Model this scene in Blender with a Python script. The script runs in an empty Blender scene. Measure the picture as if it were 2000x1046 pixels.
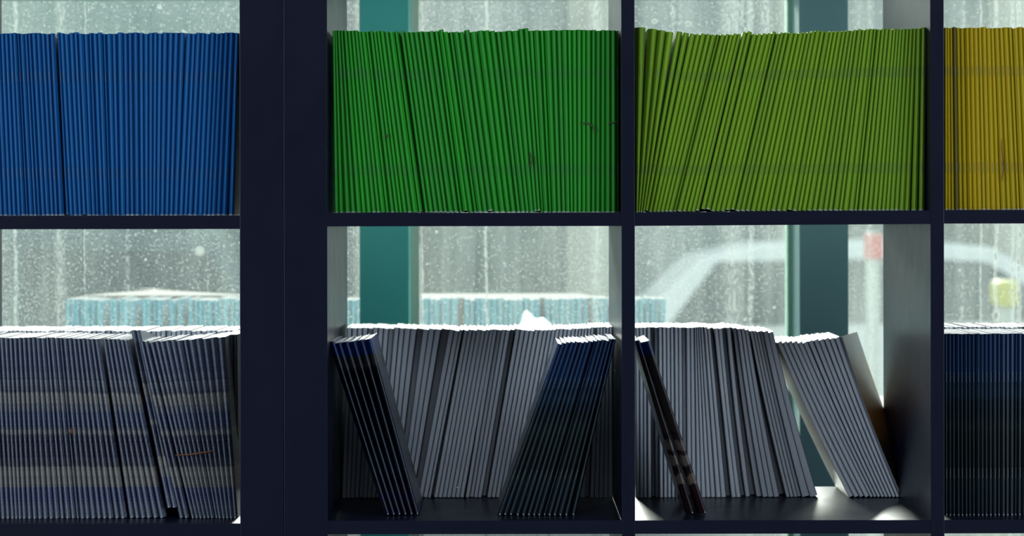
import bpy, bmesh, math, random
from mathutils import Vector

SC = bpy.context.scene
COL = SC.collection
RND = random.Random(7)

# ------------------------------------------------------------------ camera, world, lights, exposure
EYE = 1.096            # camera height
D = 3.10               # camera to the front plane of the bookcases
K = 0.000585           # metres per photo pixel on that front plane
VX, VY = 989.0, 428.0  # principal point in photo pixels

cam_d = bpy.data.cameras.new('camera')
cam = bpy.data.objects.new('camera', cam_d); COL.objects.link(cam)
cam.location = (0, -D, EYE)
cam.rotation_euler = (math.radians(90), 0, 0)
cam.rotation_euler.rotate_axis('Z', math.radians(-0.08))
cam_d.sensor_width = 36.0
cam_d.lens = 36.0 * D / (2000 * K)
cam_d.shift_x = (1000 - VX) / 2000
cam_d.shift_y = -(523 - VY) / 2000
cam_d.clip_end = 200
cam_d.dof.use_dof = True
cam_d.dof.focus_distance = D + 0.03
cam_d.dof.aperture_fstop = 8.0
SC.camera = cam

W = bpy.data.worlds.new('overcast_sky'); SC.world = W; W.use_nodes = True
W.node_tree.nodes['Background'].inputs[0].default_value = (0.80, 0.94, 0.96, 1)
W.node_tree.nodes['Background'].inputs[1].default_value = 1.0

sun_d = bpy.data.lights.new('low_sun', 'SUN'); sun = bpy.data.objects.new('low_sun', sun_d); COL.objects.link(sun)
sun_d.energy = 30.0; sun_d.angle = math.radians(20); sun_d.color = (1.0, 0.97, 0.88)
_el, _az = math.radians(17), math.radians(-2)      # sun stands beyond the window, a little to the left
_dir = -Vector((math.sin(_az) * math.cos(_el), math.cos(_az) * math.cos(_el), math.sin(_el)))
sun.rotation_euler = _dir.to_track_quat('-Z', 'Y').to_euler()
sun.location = (-3, 12, 6)

def area(name, loc, target, sx, sy, power, color):
    d = bpy.data.lights.new(name, 'AREA'); o = bpy.data.objects.new(name, d); COL.objects.link(o)
    d.shape = 'RECTANGLE'; d.size = sx; d.size_y = sy; d.energy = power; d.color = color
    o.location = loc
    o.rotation_euler = (Vector(target) - Vector(loc)).to_track_quat('-Z', 'Y').to_euler()
    return o
area('room_light_left', (-3.0, -2.9, 1.35), (0, 0, 1.0), 1.4, 1.5, 50, (0.78, 0.89, 1.0))
area('room_light_right', (3.1, -2.7, 1.35), (0.2, 0, 1.0), 1.4, 1.5, 50, (0.78, 0.89, 1.0))
area('room_light_ceiling', (0.2, -2.2, 2.64), (0.1, 0, 1.0), 2.8, 0.9, 20, (0.80, 0.90, 1.0))

SC.view_settings.view_transform = 'Standard'
SC.view_settings.look = 'None'
SC.view_settings.exposure = 0.0
SC.view_settings.gamma = 1.0
SC.view_settings.use_curve_mapping = False
try:
    SC.cycles.use_denoising = True
    SC.cycles.max_bounces = 8
    SC.cycles.transparent_max_bounces = 12
    SC.cycles.sample_clamp_indirect = 6.0
except Exception:
    pass

# ------------------------------------------------------------------ helpers
def PX(px, y=0.0):            # photo column -> world x at depth y
    return (px - VX) * K * (D + y) / D
def PZ(py, y=0.0):            # photo row -> world z at depth y
    return EYE - (py - VY) * K * (D + y) / D

def obj(name, verts, faces, mat, parent=None, smooth=False, uvs=None, recalc=True):
    me = bpy.data.meshes.new(name)
    me.from_pydata([tuple(v) for v in verts], [], faces)
    if recalc:
        bm = bmesh.new(); bm.from_mesh(me); bmesh.ops.recalc_face_normals(bm, faces=bm.faces); bm.to_mesh(me); bm.free()
    if uvs is not None:
        uv = me.uv_layers.new(name='UVMap')
        for l in me.loops:
            uv.data[l.index].uv = uvs[l.vertex_index]
    if smooth:
        for p in me.polygons: p.use_smooth = True
    o = bpy.data.objects.new(name, me); COL.objects.link(o)
    if mat: me.materials.append(mat)
    if parent: o.parent = parent
    return o

def box_bm(bm, x0, x1, y0, y1, z0, z1, bevel=0.0):
    b = bmesh.new()
    bmesh.ops.create_cube(b, size=1)
    for v in b.verts:
        v.co = Vector(((x0 + x1) / 2 + v.co.x * (x1 - x0), (y0 + y1) / 2 + v.co.y * (y1 - y0), (z0 + z1) / 2 + v.co.z * (z1 - z0)))
    if bevel: bmesh.ops.bevel(b, geom=list(b.edges), offset=bevel, segments=2, affect='EDGES', profile=0.6)
    me = bpy.data.meshes.new('tmp'); b.to_mesh(me); b.free(); bm.from_mesh(me); bpy.data.meshes.remove(me)

def from_bm(name, bm, mat, parent=None, smooth=False):
    me = bpy.data.meshes.new(name); bm.to_mesh(me); bm.free()
    if smooth:
        for p in me.polygons: p.use_smooth = True
    o = bpy.data.objects.new(name, me); COL.objects.link(o)
    if mat: me.materials.append(mat)
    if parent: o.parent = parent
    return o

def box(name, x0, x1, y0, y1, z0, z1, mat, parent=None, bevel=0.0, origin=(0, 0, 0)):
    bm = bmesh.new(); ox, oy, oz = origin
    box_bm(bm, x0 - ox, x1 - ox, y0 - oy, y1 - oy, z0 - oz, z1 - oz, bevel)
    o = from_bm(name, bm, mat, parent)
    return o

def tag(o, label=None, cat=None, group=None, kind=None):
    if label: o['label'] = label
    if cat: o['category'] = cat
    if group: o['group'] = group
    if kind: o['kind'] = kind
    return o

def empty(name, loc, label=None, cat=None, group=None):
    o = bpy.data.objects.new(name, None); COL.objects.link(o); o.location = loc; o.empty_display_size = 0.05
    return tag(o, label, cat, group)

def tube(name, pts, r, mat, parent=None, sides=6, taper=True):
    pts = [Vector(p) for p in pts]; vs, fs = [], []
    n = len(pts)
    for i, p in enumerate(pts):
        t = (pts[min(i + 1, n - 1)] - pts[max(i - 1, 0)]).normalized()
        a = t.cross(Vector((0, 1, 0)));  a = a.normalized() if a.length > 1e-6 else Vector((1, 0, 0))
        b = t.cross(a)
        rr = r * (1 - 0.5 * abs(2 * i / (n - 1) - 1)) if taper else r
        for k in range(sides):
            an = 2 * math.pi * k / sides
            vs.append(p + a * rr * math.cos(an) + b * rr * math.sin(an))
    for i in range(n - 1):
        for k in range(sides):
            k2 = (k + 1) % sides
            fs.append((i * sides + k, i * sides + k2, (i + 1) * sides + k2, (i + 1) * sides + k))
    fs.append(tuple(range(sides))); fs.append(tuple((n - 1) * sides + k for k in range(sides)))
    return obj(name, vs, fs, mat, parent, smooth=True)

# ------------------------------------------------------------------ materials
def mat(name, color=(0.5, 0.5, 0.5), rough=0.5, metal=0.0, spec=0.5):
    m = bpy.data.materials.new(name); m.use_nodes = True
    b = m.node_tree.nodes['Principled BSDF']
    b.inputs['Base Color'].default_value = (*color, 1); b.inputs['Roughness'].default_value = rough
    b.inputs['Metallic'].default_value = metal; b.inputs['Specular IOR Level'].default_value = spec
    return m
def N(m, t, **kw):
    n = m.node_tree.nodes.new(t)
    for k, v in kw.items(): setattr(n, k, v)
    return n
def L(m, a, b): m.node_tree.links.new(a, b)
def BS(m): return m.node_tree.nodes['Principled BSDF']
def ramp(m, stops, interp='LINEAR'):
    r = N(m, 'ShaderNodeValToRGB'); r.color_ramp.interpolation = interp
    e = r.color_ramp.elements
    while len(e) > 1: e.remove(e[-1])
    e[0].position = stops[0][0]; e[0].color = (*stops[0][1], 1)
    for p, c in stops[1:]:
        x = e.new(p); x.color = (*c, 1)
    return r
def noise(m, src, scale, detail=3, rough=0.5, vec_scale=None):
    n = N(m, 'ShaderNodeTexNoise'); n.inputs['Scale'].default_value = scale
    n.inputs['Detail'].default_value = detail; n.inputs['Roughness'].default_value = rough
    if vec_scale:
        mp = N(m, 'ShaderNodeMapping'); mp.inputs['Scale'].default_value = vec_scale
        L(m, src, mp.inputs['Vector']); L(m, mp.outputs[0], n.inputs['Vector'])
    else: L(m, src, n.inputs['Vector'])
    return n
def math_n(m, op, a, b=None, clamp=False):
    n = N(m, 'ShaderNodeMath', operation=op, use_clamp=clamp)
    for i, v in enumerate((a, b)):
        if v is None: continue
        if isinstance(v, (int, float)): n.inputs[i].default_value = v
        else: L(m, v, n.inputs[i])
    return n.outputs[0]
def mixc(m, f, a, b, blend='MIX'):
    n = N(m, 'ShaderNodeMix', data_type='RGBA', blend_type=blend)
    if isinstance(f, (int, float)): n.inputs[0].default_value = f
    else: L(m, f, n.inputs[0])
    for i, v in ((6, a), (7, b)):
        if isinstance(v, tuple): n.inputs[i].default_value = (*v, 1)
        else: L(m, v, n.inputs[i])
    return n.outputs[2]

def cover_plain(name, col, col2, rough=0.42, spec=0.3):
    """dyed card cover: a little paler or darker from booklet to booklet, scuffed white where the foot corner is worn"""
    m = mat(name, col, rough, spec=spec)
    oi = N(m, 'ShaderNodeObjectInfo'); tc = N(m, 'ShaderNodeTexCoord'); uv = N(m, 'ShaderNodeUVMap')
    base = mixc(m, oi.outputs['Random'], col, col2)
    sep = N(m, 'ShaderNodeSeparateXYZ'); L(m, uv.outputs[0], sep.inputs[0])
    nz = noise(m, tc.outputs['Object'], 60, 4, 0.6, (1, 1, 0.35))
    base = mixc(m, math_n(m, 'MULTIPLY', nz.outputs[0], 0.28), base, (col[0] * .55, col[1] * .55, col[2] * .55))
    rub_highlight = math_n(m, 'SUBTRACT', 1.0, math_n(m, 'MULTIPLY', sep.outputs[0], 480.0), clamp=True)     # rubbed fold and a slight highlight, both painted paler
    base = mixc(m, math_n(m, 'MULTIPLY', rub_highlight, 0.20), base, (min(1, col[0] * 1.3 + .10), min(1, col[1] * 1.3 + .10), min(1, col[2] * 1.2 + .05)))
    # worn foot and head of the spine
    near = math_n(m, 'SUBTRACT', 1.0, math_n(m, 'MULTIPLY', sep.outputs[1], 95.0), clamp=True)
    wn = noise(m, tc.outputs['Object'], 900, 2, 0.5)
    wear = math_n(m, 'MULTIPLY', near, math_n(m, 'GREATER_THAN', math_n(m, 'ADD', wn.outputs[0], math_n(m, 'MULTIPLY', oi.outputs['Random'], 0.25)), 0.58), clamp=True)
    base = mixc(m, wear, base, (0.55, 0.6, 0.6))
    L(m, base, BS(m).inputs['Base Color'])
    bp = N(m, 'ShaderNodeBump'); bp.inputs['Strength'].default_value = 0.12; bp.inputs['Distance'].default_value = 0.0006
    b2 = noise(m, tc.outputs['Object'], 260, 3, 0.6); L(m, b2.outputs[0], bp.inputs['Height']); L(m, bp.outputs[0], BS(m).inputs['Normal'])
    return m

def cover_print(name, stops, rough=0.3, mottle=0.5, dark=(0.012, 0.016, 0.04), light=(0.30, 0.31, 0.30), vstretch=34, spots=0.6, spec=0.5, fold=.35, foldc=(.30, .34, .40)):
    """printed photographic cover wrapping the spine: the bands sit at the same height on every copy"""
    m = mat(name, (0.1, 0.1, 0.2), rough, spec=spec)
    uv = N(m, 'ShaderNodeUVMap'); oi = N(m, 'ShaderNodeObjectInfo')
    sep = N(m, 'ShaderNodeSeparateXYZ'); L(m, uv.outputs[0], sep.inputs[0])
    wob = noise(m, uv.outputs[0], 1.0, 3, 0.6, (9, 26, 1))
    v = math_n(m, 'ADD', sep.outputs[1], math_n(m, 'MULTIPLY', math_n(m, 'SUBTRACT', wob.outputs[0], 0.5), 0.09))
    v = math_n(m, 'ADD', v, math_n(m, 'MULTIPLY', oi.outputs['Random'], 0.008))
    r = ramp(m, stops); L(m, v, r.inputs[0])
    n1 = noise(m, uv.outputs[0], 1.0, 5, 0.7, (260 if vstretch > 10 else 30, vstretch, 1))
    n2 = noise(m, uv.outputs[0], 1.0, 4, 0.65, (420 if vstretch > 10 else 60, vstretch * 2.6, 1))
    f1 = N(m, 'ShaderNodeMapRange'); f1.inputs[1].default_value = 0.47; f1.inputs[2].default_value = 0.56; L(m, n1.outputs[0], f1.inputs[0])
    f2 = N(m, 'ShaderNodeMapRange'); f2.inputs[1].default_value = 0.53; f2.inputs[2].default_value = 0.62; L(m, n2.outputs[0], f2.inputs[0])
    c = mixc(m, math_n(m, 'MULTIPLY', f1.outputs[0], mottle), r.outputs[0], dark)
    c = mixc(m, math_n(m, 'MULTIPLY', f2.outputs[0], mottle * spots), c, light)
    rub_highlight = math_n(m, 'SUBTRACT', 1.0, math_n(m, 'MULTIPLY', sep.outputs[0], 460.0), clamp=True)
    c = mixc(m, math_n(m, 'MULTIPLY', rub_highlight, fold), c, foldc)
    foot = math_n(m, 'SUBTRACT', 1.0, math_n(m, 'MULTIPLY', sep.outputs[1], 110.0), clamp=True)
    c = mixc(m, math_n(m, 'MULTIPLY', math_n(m, 'MULTIPLY', foot, rub_highlight), 1.6, clamp=True), c, (.5, .53, .55))
    L(m, c, BS(m).inputs['Base Color'])
    return m

M = {}
M['blue'] = cover_plain('blue_card', (0.002, 0.125, 0.38), (0.002, 0.09, 0.31))
M['green'] = cover_plain('green_card', (0.02, 0.34, 0.022), (0.025, 0.27, 0.03))
M['lime'] = cover_plain('lime_card', (0.205, 0.39, 0.016), (0.16, 0.31, 0.02))
M['yellow'] = cover_plain('yellow_card', (0.52, 0.37, 0.004), (0.43, 0.33, 0.006))
M['printA'] = cover_print('navy_and_beige_print', [
    (0.0, (.13, .16, .22)), (.06, (.12, .14, .22)), (.11, (.055, .07, .18)), (.165, (.06, .08, .20)), (.19, (.22, .215, .20)),
    (.24, (.27, .25, .22)), (.285, (.25, .24, .22)), (.305, (.006, .008, .02)), (.33, (.06, .07, .12)), (.345, (.012, .016, .05)),
    (.46, (.012, .018, .06)), (.485, (.20, .20, .19)), (.505, (.03, .04, .09)), (.53, (.035, .055, .14)), (.60, (.05, .075, .16)),
    (.64, (.24, .24, .22)), (.695, (.26, .25, .23)), (.712, (.03, .04, .08)), (.74, (.10, .12, .17)), (.85, (.055, .075, .15)),
    (.95, (.075, .10, .17)), (1.0, (.11, .14, .20))], mottle=.75, light=(.40, .42, .43), dark=(.004, .006, .028), rough=.36, spots=.7, fold=.5)
M['printB'] = cover_print('navy_to_black_green_print', [
    (0.0, (.005, .012, .022)), (.10, (.006, .014, .022)), (.2, (.010, .022, .022)), (.27, (.004, .010, .012)), (.42, (.006, .014, .012)),
    (.5, (.012, .022, .022)), (.56, (.006, .014, .018)), (.62, (.006, .016, .030)), (.68, (.010, .030, .060)), (.72, (.007, .025, .055)),
    (.78, (.008, .034, .10)), (1.0, (.007, .028, .105))], mottle=.35, light=(.03, .05, .05), dark=(.003, .006, .01), rough=.25, fold=.30, foldc=(.07, .11, .15))
M['printC'] = cover_print('black_print_with_blue_head', [
    (0.0, (.010, .010, .035)), (.07, (.020, .012, .022)), (.10, (.012, .010, .045)), (.16, (.018, .012, .020)), (.20, (.007, .008, .016)),
    (.26, (.010, .014, .030)), (.40, (.004, .006, .012)), (.80, (.004, .005, .010)), (.845, (.006, .006, .010)), (.86, (.055, .05, .055)),
    (.915, (.04, .038, .05)), (.922, (.012, .04, .19)), (1.0, (.012, .035, .17))], mottle=.4, light=(.07, .07, .08), dark=(.002, .003, .006), rough=.22, spots=.4, fold=.6, foldc=(.10, .14, .22))
M['printD'] = cover_print('dark_brown_print_with_blue_head', [
    (0.0, (.02, .008, .012)), (.15, (.03, .010, .016)), (.165, (.02, .012, .02)), (.175, (.22, .17, .14)), (.225, (.22, .17, .14)),
    (.235, (.02, .01, .015)), (.275, (.03, .016, .02)), (.285, (.22, .18, .16)), (.33, (.22, .18, .16)), (.34, (.03, .012, .02)),
    (.37, (.03, .015, .02)), (.38, (.2, .17, .15)), (.42, (.2, .17, .15)), (.43, (.02, .01, .02)), (.5, (.06, .05, .05)), (.85, (.05, .045, .05)),
    (.92, (.04, .038, .045)), (.925, (.010, .035, .17)), (1.0, (.010, .035, .17))], mottle=.35, light=(.12, .1, .09), dark=(.004, .004, .008), rough=.25, spots=.4, fold=.3, foldc=(.22, .2, .2))
M['back_cover'] = cover_print('dark_grey_blue_cover', [(0, (.07, .08, .12)), (.5, (.09, .10, .15)), (1, (.10, .11, .15))], mottle=.3, light=(.12, .12, .14), dark=(.02, .02, .035), rough=.4)
M['photo_cover'] = cover_print('grey_and_orange_photo_cover', [(0, (.03, .03, .035)), (.3, (.06, .05, .04)), (.40, (.40, .17, .04)), (.62, (.95, .46, .12)), (.78, (.9, .55, .32)), (.9, (.6, .56, .55)), (1, (.6, .6, .6))], mottle=.15, light=(.55, .5, .45), dark=(.05, .05, .06), vstretch=5, rough=.3)  # printed orange, brightened to imitate daylight passing through the thin paper

M['cream_cover'] = cover_print('cream_and_brown_photo_cover', [(0, (.5, .45, .36)), (.14, (.62, .54, .42)), (.3, (.3, .12, .08)), (.4, (.6, .38, .26)), (.55, (.62, .56, .44)), (.75, (.3, .27, .22)), (1, (.2, .2, .2))], mottle=.3, light=(.7, .6, .45), dark=(.12, .06, .05), vstretch=5, rough=.35)

def pages_mat(name, col, col2, stripes=True):
    m = mat(name, col, 0.85, spec=0.2)
    tc = N(m, 'ShaderNodeTexCoord'); oi = N(m, 'ShaderNodeObjectInfo')
    n1 = noise(m, tc.outputs['Object'], 1, 2, 0.5, (2600, 30, 7))
    n2 = noise(m, tc.outputs['Object'], 1, 2, 0.5, (700, 20, 5))
    f = math_n(m, 'MULTIPLY', math_n(m, 'ADD', n1.outputs[0], n2.outputs[0]), 0.5)
    mr = N(m, 'ShaderNodeMapRange'); mr.inputs[1].default_value = 0.38; mr.inputs[2].default_value = 0.6; L(m, f, mr.inputs[0])
    c = mixc(m, mr.outputs[0], col2, col)
    c = mixc(m, math_n(m, 'MULTIPLY', oi.outputs['Random'], 0.5), c, col2)
    L(m, c, BS(m).inputs['Base Color'])
    bp = N(m, 'ShaderNodeBump'); bp.inputs['Strength'].default_value = 0.3; bp.inputs['Distance'].default_value = 0.0004
    L(m, n1.outputs[0], bp.inputs['Height']); L(m, bp.outputs[0], BS(m).inputs['Normal'])
    return m
M['pages'] = pages_mat('white_paper_edges', (0.82, 0.86, 0.90), (0.62, 0.69, 0.80))
M['staple'] = mat('staple_wire', (0.30, 0.33, 0.36), 0.42, 1.0)
M['steel'] = mat('bright_steel', (0.62, 0.65, 0.68), 0.25, 1.0)

def laminate():
    m = mat('dark_laminate', (0.0115, 0.0125, 0.024), 0.24, spec=0.26)
    tc = N(m, 'ShaderNodeTexCoord')
    n = noise(m, tc.outputs['Object'], 1, 4, 0.6, (16, 16, 2.2))
    L(m, mixc(m, n.outputs[0], (0.003, 0.005, 0.018), (0.006, 0.008, 0.024)), BS(m).inputs['Base Color'])
    n2 = noise(m, tc.outputs['Object'], 22, 3, 0.6)
    mr = N(m, 'ShaderNodeMapRange'); mr.inputs[3].default_value = 0.27; mr.inputs[4].default_value = 0.40; L(m, n2.outputs[0], mr.inputs[0]); L(m, mr.outputs[0], BS(m).inputs['Roughness'])
    bp = N(m, 'ShaderNodeBump'); bp.inputs['Strength'].default_value = 0.08; bp.inputs['Distance'].default_value = 0.0004
    n3 = noise(m, tc.outputs['Object'], 420, 2, 0.5); L(m, n3.outputs[0], bp.inputs['Height']); L(m, bp.outputs[0], BS(m).inputs['Normal'])
    return m
M['laminate'] = laminate()

def painted(name, c1, c2, rough=0.4, spec=0.5):
    m = mat(name, c1, rough, spec=spec); tc = N(m, 'ShaderNodeTexCoord')
    n = noise(m, tc.outputs['Object'], 9, 4, 0.6)
    L(m, mixc(m, n.outputs[0], c1, c2), BS(m).inputs['Base Color'])
    bp = N(m, 'ShaderNodeBump'); bp.inputs['Strength'].default_value = 0.15; bp.inputs['Distance'].default_value = 0.001
    n3 = noise(m, tc.outputs['Object'], 160, 3, 0.5); L(m, n3.outputs[0], bp.inputs['Height']); L(m, bp.outputs[0], BS(m).inputs['Normal'])
    return m
M['teal_paint'] = painted('teal_painted_metal', (0.08, 0.60, 0.48), (0.06, 0.50, 0.46))
M['grey_teal_paint'] = painted('grey_teal_painted_metal', (0.17, 0.38, 0.38), (0.14, 0.32, 0.34))
M['ivory'] = painted('ivory_frame_paint', (0.9, 0.88, 0.78), (0.85, 0.83, 0.74))
M['green_rail'] = painted('pale_green_rail_paint', (0.36, 0.62, 0.48), (0.3, 0.55, 0.42))
M['wall'] = painted('room_wall_paint', (0.09, 0.10, 0.12), (0.08, 0.085, 0.1), 0.8)
M['floor'] = painted('grey_floor', (0.16, 0.16, 0.17), (0.12, 0.12, 0.13), 0.5)
M['ceiling'] = painted('ceiling_paint', (0.7, 0.72, 0.72), (0.66, 0.67, 0.68), 0.9)

def glass(name, haze, speck, drips, seed, tint=(0.90, 0.945, 0.945), lines=(), spots=()):
    """clear pane under a film of dust, dried splashes and vertical run marks that scatter the daylight"""
    m = bpy.data.materials.new(name); m.use_nodes = True; nt = m.node_tree
    nt.nodes.remove(nt.nodes['Principled BSDF']); out = nt.nodes['Material Output']
    tc = N(m, 'ShaderNodeTexCoord')
    mp0 = N(m, 'ShaderNodeMapping'); mp0.inputs['Location'].default_value = (seed * 3.1, 0, seed * 1.7); L(m, tc.outputs['Object'], mp0.inputs['Vector'])
    P = mp0.outputs[0]
    cloud = noise(m, P, 1, 4, 0.6, (3.5, 1, 2.2))
    streak = noise(m, P, 1, 4, 0.65, (26, 1, 1.1))
    grit = noise(m, P, 1, 3, 0.7, (420, 1, 300))
    vor = N(m, 'ShaderNodeTexVoronoi'); vor.inputs['Scale'].default_value = 260
    L(m, P, vor.inputs['Vector'])
    dots = math_n(m, 'MULTIPLY', math_n(m, 'LESS_THAN', vor.outputs['Distance'], 0.30), math_n(m, 'GREATER_THAN', N_sep(m, vor.outputs['Color']), 0.72))
    vor2 = N(m, 'ShaderNodeTexVoronoi'); vor2.inputs['Scale'].default_value = 70
    L(m, P, vor2.inputs['Vector'])
    dots2 = math_n(m, 'MULTIPLY', math_n(m, 'LESS_THAN', vor2.outputs['Distance'], 0.16), math_n(m, 'GREATER_THAN', N_sep(m, vor2.outputs['Color']), 0.90))
    run = noise(m, P, 1, 2, 0.5, (55, 1, 0.9))
    runmask = N(m, 'ShaderNodeMapRange'); runmask.inputs[1].default_value = 0.64; runmask.inputs[2].default_value = 0.70; L(m, run.outputs[0], runmask.inputs[0])
    bead = noise(m, P, 1, 2, 0.5, (240, 1, 120))
    beadm = N(m, 'ShaderNodeMapRange'); beadm.inputs[1].default_value = 0.45; beadm.inputs[2].default_value = 0.62; L(m, bead.outputs[0], beadm.inputs[0])
    fine = noise(m, P, 1, 2, 0.6, (900, 1, 560))
    fm = N(m, 'ShaderNodeMapRange'); fm.inputs[1].default_value = 0.52; fm.inputs[2].default_value = 0.66; L(m, fine.outputs[0], fm.inputs[0])
    f = math_n(m, 'ADD', math_n(m, 'MULTIPLY', cloud.outputs[0], haze * 1.2), math_n(m, 'MULTIPLY', fm.outputs[0], speck * 0.22))
    sm = N(m, 'ShaderNodeMapRange'); sm.inputs[1].default_value = 0.42; sm.inputs[2].default_value = 0.75; L(m, streak.outputs[0], sm.inputs[0])
    f = math_n(m, 'ADD', f, math_n(m, 'MULTIPLY', sm.outputs[0], drips * 0.25))
    gm = N(m, 'ShaderNodeMapRange'); gm.inputs[1].default_value = 0.5; gm.inputs[2].default_value = 0.75; L(m, grit.outputs[0], gm.inputs[0])
    cl2 = N(m, 'ShaderNodeMapRange'); cl2.inputs[1].default_value = 0.35; cl2.inputs[2].default_value = 0.6; L(m, cloud.outputs[0], cl2.inputs[0])
    f = math_n(m, 'ADD', f, math_n(m, 'MULTIPLY', math_n(m, 'MULTIPLY', gm.outputs[0], cl2.outputs[0]), speck * 0.45))
    f = math_n(m, 'ADD', f, math_n(m, 'MULTIPLY', dots, speck * 0.35))
    f = math_n(m, 'ADD', f, math_n(m, 'MULTIPLY', dots2, speck * 0.5))
    f = math_n(m, 'ADD', f, math_n(m, 'MULTIPLY', math_n(m, 'MULTIPLY', runmask.outputs[0], beadm.outputs[0]), drips * 0.6), clamp=True)
    sp3 = N(m, 'ShaderNodeSeparateXYZ'); L(m, tc.outputs['Object'], sp3.inputs[0])
    wv = noise(m, tc.outputs['Object'], 1, 2, 0.5, (3, 1, 14))
    xw = math_n(m, 'ADD', sp3.outputs[0], math_n(m, 'MULTIPLY', math_n(m, 'SUBTRACT', wv.outputs[0], 0.5), 0.010))
    for (lx, lw, amt) in lines:        # dried run marks
        d_ = math_n(m, 'ABSOLUTE', math_n(m, 'SUBTRACT', xw, lx))
        k_ = math_n(m, 'SUBTRACT', 1.0, math_n(m, 'DIVIDE', d_, lw), clamp=True)
        f = math_n(m, 'ADD', f, math_n(m, 'MULTIPLY', math_n(m, 'MULTIPLY', k_, math_n(m, 'ADD', beadm.outputs[0], 0.25)), amt), clamp=True)
    for (lx, lz, lr, amt) in spots:    # round dried drops
        a_ = math_n(m, 'SUBTRACT', sp3.outputs[0], lx); b_ = math_n(m, 'SUBTRACT', sp3.outputs[2], lz)
        q_ = math_n(m, 'SQRT', math_n(m, 'ADD', math_n(m, 'MULTIPLY', a_, a_), math_n(m, 'MULTIPLY', b_, b_)))
        k_ = math_n(m, 'MULTIPLY', math_n(m, 'SUBTRACT', lr, q_), 1.6 / lr, clamp=True)
        f = math_n(m, 'ADD', f, math_n(m, 'MULTIPLY', k_, amt), clamp=True)
    f = math_n(m, 'MINIMUM', f, 0.85)
    tr = N(m, 'ShaderNodeBsdfTransparent'); tr.inputs[0].default_value = (*tint, 1)
    tl = N(m, 'ShaderNodeBsdfTranslucent'); tl.inputs[0].default_value = (0.172, 0.20, 0.195, 1)
    gl = N(m, 'ShaderNodeBsdfGlossy'); gl.inputs['Roughness'].default_value = 0.02
    mx = N(m, 'ShaderNodeMixShader'); L(m, f, mx.inputs[0]); L(m, tr.outputs[0], mx.inputs[1]); L(m, tl.outputs[0], mx.inputs[2])
    fr = N(m, 'ShaderNodeFresnel'); fr.inputs[0].default_value = 1.35
    mx2 = N(m, 'ShaderNodeMixShader'); L(m, fr.outputs[0], mx2.inputs[0]); L(m, mx.outputs[0], mx2.inputs[1]); L(m, gl.outputs[0], mx2.inputs[2])
    L(m, mx2.outputs[0], out.inputs[0])
    return m
def N_sep(m, s):
    n = N(m, 'ShaderNodeSeparateColor'); L(m, s, n.inputs[0]); return n.outputs[0]

# ------------------------------------------------------------------ the setting: room, window wall, street
DEP = 0.39
box('floor', -4, 4, -4.8, 0.95, -0.05, 0, M['floor'])['kind'] = 'structure'
box('ceiling', -4, 4, -4.8, 1.0, 2.7, 2.8, M['ceiling'])['kind'] = 'structure'
box('wall_back', -4, 4, -4.9, -4.8, 0, 2.7, M['wall'])['kind'] = 'structure'
box('wall_left', -4.1, -4, -4.8, 1.0, 0, 2.7, M['wall'])['kind'] = 'structure'
box('wall_right', 4, 4.1, -4.8, 1.0, 0, 2.7, M['wall'])['kind'] = 'structure'
# window wall: posts 0.63 m apart, glass between them
PITCH = 0.632
pc = [(-0.1755 + PITCH * i) for i in range(-3, 5)]       # post centres
for i, x in enumerate(pc):
    m = M['grey_teal_paint'] if x > 0.2 else M['teal_paint']
    t = box('trim_%d' % (i + 1), x - 0.0352, x + 0.0352, 0.80, 0.90, 0.0, 2.7, m, bevel=0.002); t['kind'] = 'structure'
    for nm, s in (('glazing_bead', -1), ('glazing_bead', 1)):
        w = 0.020 if (x < 0 and s > 0) else (0.012 if s < 0 else 0.008)
        a, b = (x + 0.0352 - 0.006, x + 0.0352 + 0.0035 + w * 0.4) if s > 0 else (x - 0.0352 - w * .5, x - 0.0352 + 0.006)
        box(nm, a, b, 0.902, 0.945, 0.05, 2.4, M['ivory'] if x < 0.2 else M['green_rail'], t)
SPECS = {  # pane index: haze, speck, drips
    0: (.10, .5, .3), 1: (.10, .9, .25), 2: (.08, 1.0, .22), 3: (.12, .85, .42), 4: (.15, .8, .45), 5: (.25, .6, .8), 6: (.2, .5, .6)}
wl = box('wall_window_left', -4, pc[0] + 0.0, 0.86, 1.0, 0, 2.7, M['wall']); wl['kind'] = 'structure'
wr = box('wall_window_right', pc[-1], 4, 0.86, 1.0, 0, 2.7, M['wall']); wr['kind'] = 'structure'
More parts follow.
